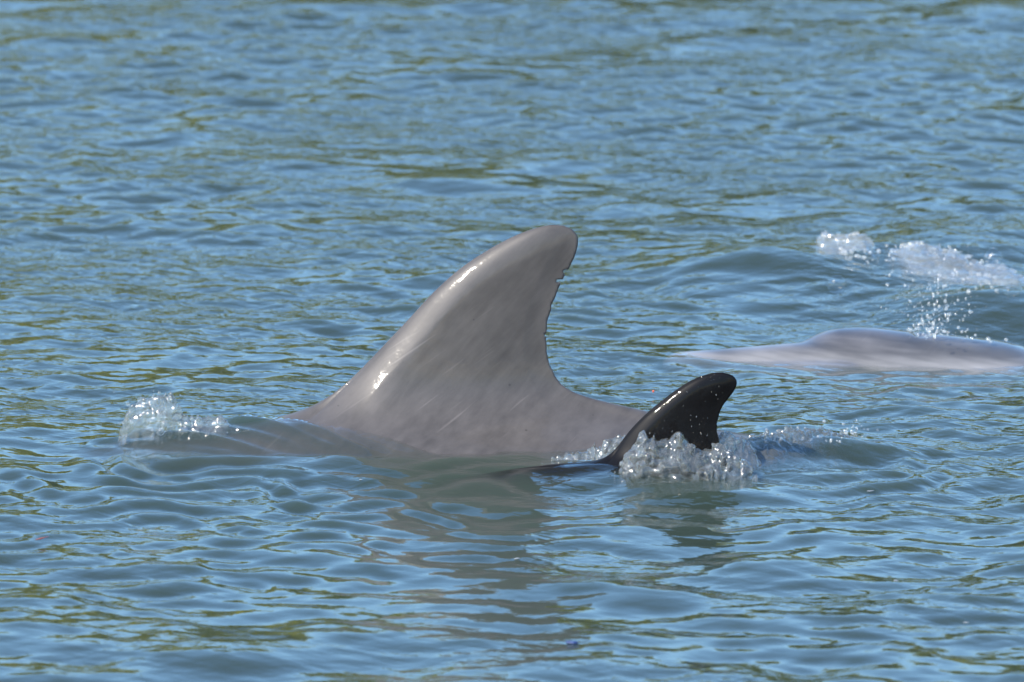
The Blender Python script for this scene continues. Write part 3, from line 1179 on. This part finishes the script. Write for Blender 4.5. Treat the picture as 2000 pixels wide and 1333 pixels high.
crest = [(1385, 880), (1402, 850), (1425, 842), (1450, 852), (1475, 880), (1490, 905)]
link('water_splash', froth('tail_splash', crest, (CALF_Y + 0.02, CALF_Y + 0.03), 0.006, 0.0065, 0.011, 0.0017, M_CLEAR, 13, flare=0.8), kind='stuff', cat='splash', label=SPL + 'right behind the rear edge of the black calf fin')
crest = [(1395 + 15 * i, 880 - 2.2 * i) for i in range(22)]
yy0, yy1 = y_of(1395, 884), y_of(1710, 866)
link('water_splash', froth('wake_splash', crest, (yy0, yy1), 0.014, 0.0085, 0.010, 0.0017, M_CLEAR, 33, flare=2.0, hug=0.008), kind='stuff', cat='splash', label='bubbly ridge of water trailing right of the black calf fin')
crest = [(1585, 478), (1650, 470), (1715, 480)]
yy0 = y_of(1640, 476)
link('white_water', froth('left_white_water', crest, (yy0, yy0 - 0.03), 0.010, 0.010, 0.012, 0.0021, M_AER, 17, flare=2.0, hug=0.016, zs=1.5), kind='stuff', cat='foam', label='small crest of broken white water on the swell, left one of two')
crest = [(1735, 480), (1795, 484), (1820, 478), (1850, 484), (1885, 486), (1910, 490), (1940, 492), (1970, 506), (1995, 524), (2020, 540)]
yy0, yy1 = y_of(1740, 486), y_of(2000, 548)
link('white_water', froth('right_white_water', crest, (yy0, yy1), 0.012, 0.011, 0.013, 0.0024, M_AER, 21, flare=2.6, hug=0.014, zs=1.5), kind='stuff', cat='foam', label='long crest of broken white water at the right edge behind the spray')

# bubbles riding on the calf's wake and by the white water
P = drape([(1420, 872), (1500, 868), (1580, 858), (1660, 845), (1700, 842)], 90, 0.0010, 0.0026, 12.0)
P += drape([(1230, 905), (1330, 905), (1420, 900)], 20, 0.0008, 0.0018, 5.0)
P += drape([(1640, 490), (1700, 500), (1760, 500)], 26, 0.0016, 0.004, 10.0)
P += drape([(1850, 520), (1900, 540), (1960, 550)], 40, 0.0016, 0.004, 14.0)
P = np.array(P)
link('surface_bubbles', drops_mesh('surface_bubbles', P[:, :3], P[:, 3], M_AER, base=ICO2), kind='stuff', cat='bubbles', label='small bubbles scattered over the disturbed water')

# ------------------------------------------------------------------ blow of fine spray above the third dolphin
P, r, S = [], [], []
while len(P) < 620:
    t = g.random() ** 1.9
    px = 1800 + g.normal(0, 1) * (26 + 40 * t) + 18 * (1 - t) + 25 * t
    py = 655 - 175 * t + g.normal(0, 6)
    if px > 1990:
        continue
    p = at_y(px, py, HD_Y + g.normal(0, 0.035))
    P.append(p)
    q = g.random()
    r.append((0.0007 + 0.0022 * q ** 5) * (1.0 if t < 0.5 else 0.85))
    S.append((1, 1, 1 + 0.8 * g.random()))
link('spray', drops_mesh('spray', P, r, M_AER, S), kind='stuff', cat='spray', label='spray of fine droplets blown up over the rosy grey head')
P, r = [], []
for px, py, rr in ((1965, 664, 4), (1930, 663, 5), (1898, 661, 3.5), (1905, 655, 3), (1845, 648, 4), (1815, 648, 4), (1872, 640, 3.5), (1935, 668, 3.5), (1250, 800, 0.1)):
    P.append(at_y(px, py, HD_Y - 0.03))
    r.append(rr / 1340)
link('spray', drops_mesh('large_drops', P, r, M_AER, base=ICO2), kind='stuff', cat='spray', label='larger drops sitting along the rosy grey back near the right edge')

# ------------------------------------------------------------------ beads of water on the calf's fin
cv = np.array([v.co[:] for v in bpy.data.objects['dolphin_calf'].data.vertices])
ok = (cv[:, 1] < CALF_Y - 0.002) & (cv[:, 2] > 0.045)
cv = cv[ok]
sel = cv[g.choice(len(cv), 60, replace=False)]
xa = np.interp(sel[:, 2], [0.05, 0.14], [0.22, 0.30])
keep = np.abs(sel[:, 0] - xa) < 0.035 + 0.02 * g.random(len(sel))
sel = sel[keep]
bd = link('water_bead', drops_mesh('water_bead', sel, 0.0003 + 0.0008 * g.random(len(sel)) ** 2, M_AER,
          np.stack([np.ones(len(sel)), np.full(len(sel), 0.6), 1 + 0.6 * g.random(len(sel))], 1)), parent=bpy.data.objects['dolphin_calf'], kind='stuff')

# ------------------------------------------------------------------ floating bubbles
def bubble(px, py, rpx, label):
    p = at_z(px, py, 0.03)
    for _ in range(4):
        p = at_z(px, py, water_z(p[0], p[1]))
    r = rpx / 1310
    v, f = ico(4)
    link('floating_bubble', make_mesh('floating_bubble', v * r, f, M_BUB), label=label, cat='bubble', group='big bubbles floating by the white water', loc=(p[0], p[1], p[2]))


def mat_bubble():
    m, n, l = new_mat('bubble_film')
    out = N(n, 'ShaderNodeOutputMaterial')
    lw = N(n, 'ShaderNodeLayerWeight', i_Blend=0.5)
    p4 = N(n, 'ShaderNodeMath', operation='POWER')
    p4.inputs[1].default_value = 5.0
    l.new(lw.outputs['Facing'], p4.inputs[0])
    ma = N(n, 'ShaderNodeMath', operation='MULTIPLY_ADD')
    ma.inputs[1].default_value = 0.8
    ma.inputs[2].default_value = 0.06
    l.new(p4.outputs[0], ma.inputs[0])
    tr = N(n, 'ShaderNodeBsdfTransparent')
    gl = N(n, 'ShaderNodeBsdfGlossy', i_Roughness=0.06)
    mx = N(n, 'ShaderNodeMixShader')
    l.new(ma.outputs[0], mx.inputs[0])
    l.new(tr.outputs[0], mx.inputs[1])
    l.new(gl.outputs[0], mx.inputs[2])
    l.new(mx.outputs[0], out.inputs['Surface'])
    return m


M_BUB = mat_bubble()
bubble(1634, 556, 19, 'clear bubble floating alone left of the spray')
bubble(1975, 573, 18, 'clear bubble floating at the right edge below the white water')
bubble(1940, 505, 20, 'clear dome bubble among the white water at the right edge')

# ------------------------------------------------------------------ bits afloat
def afloat(name, px, py, L, W, H, ang, mat, label, cat, group=None, bend=0.0):
    p = at_z(px, py, 0.0)
    for _ in range(4):
        p = at_z(px, py, water_z(p[0], p[1]))
    n, m = 9, 8
    V, Fq = [], []
    for i in range(n):
        t = i / (n - 1) * 2 - 1
        e = max(0.25, (1 - abs(t) ** 3)) * (1 + 0.15 * math.sin(5 * t + px))
        for j in range(m):
            a = 2 * math.pi * j / m
            V.append((t * L / 2, math.cos(a) * W / 2 * e + bend * t * t, math.sin(a) * H / 2 * e + 0.0006))
    for i in range(n - 1):
        for j in range(m):
            Fq.append((i * m + j, i * m + (j + 1) % m, (i + 1) * m + (j + 1) % m, (i + 1) * m + j))
    me = make_mesh(name, V, Fq, mat)
    import bmesh
    bm = bmesh.new()
    bm.from_mesh(me)
    bmesh.ops.holes_fill(bm, edges=[e for e in bm.edges if e.is_boundary])
    bmesh.ops.recalc_face_normals(bm, faces=bm.faces)
    bm.to_mesh(me)
    bm.free()
    o = link(name, me, label=label, cat=cat, group=group, loc=(p[0], p[1], p[2]))
    o.rotation_euler = (0, 0, ang)


afloat('floating_twig', 85, 1052, 0.028, 0.0022, 0.002, 0.9, mat_plain('red_twig', (0.28, 0.08, 0.06), 0.5), 'thin reddish twig floating near the left edge', 'twig', bend=0.002)
afloat('plastic_scrap', 1117, 1256, 0.017, 0.012, 0.004, -0.4, mat_plain('blue_plastic', (0.012, 0.03, 0.10), 0.5), 'small dark blue plastic scrap floating near the bottom edge', 'scrap')
afloat('floating_petal', 1276, 765, 0.0034, 0.003, 0.0022, -0.5, mat_plain('orange_petal', (0.6, 0.10, 0.05), 0.4), 'tiny orange petal floating between the two back fins', 'petal')
M_FLAKE = mat_plain('pale_flake', (0.16, 0.18, 0.19), 0.7)
for px, py, L, where in ((1700, 960, .011, 'below the wake right of the black fin'), (1010, 1092, .010, 'in mid foreground below the big grey fin'),
                         (1750, 1135, .007, 'in the foreground far right of centre'), (1887, 1217, .008, 'nearest the lower right corner'),
                         (705, 938, .006, 'just in front of the grey back, left of the big fin')):
    afloat('floating_flake', px, py, L, L * 0.7, 0.0010, g.uniform(-1, 1), M_FLAKE, 'small pale flake floating ' + where, 'flake', 'pale flakes afloat')
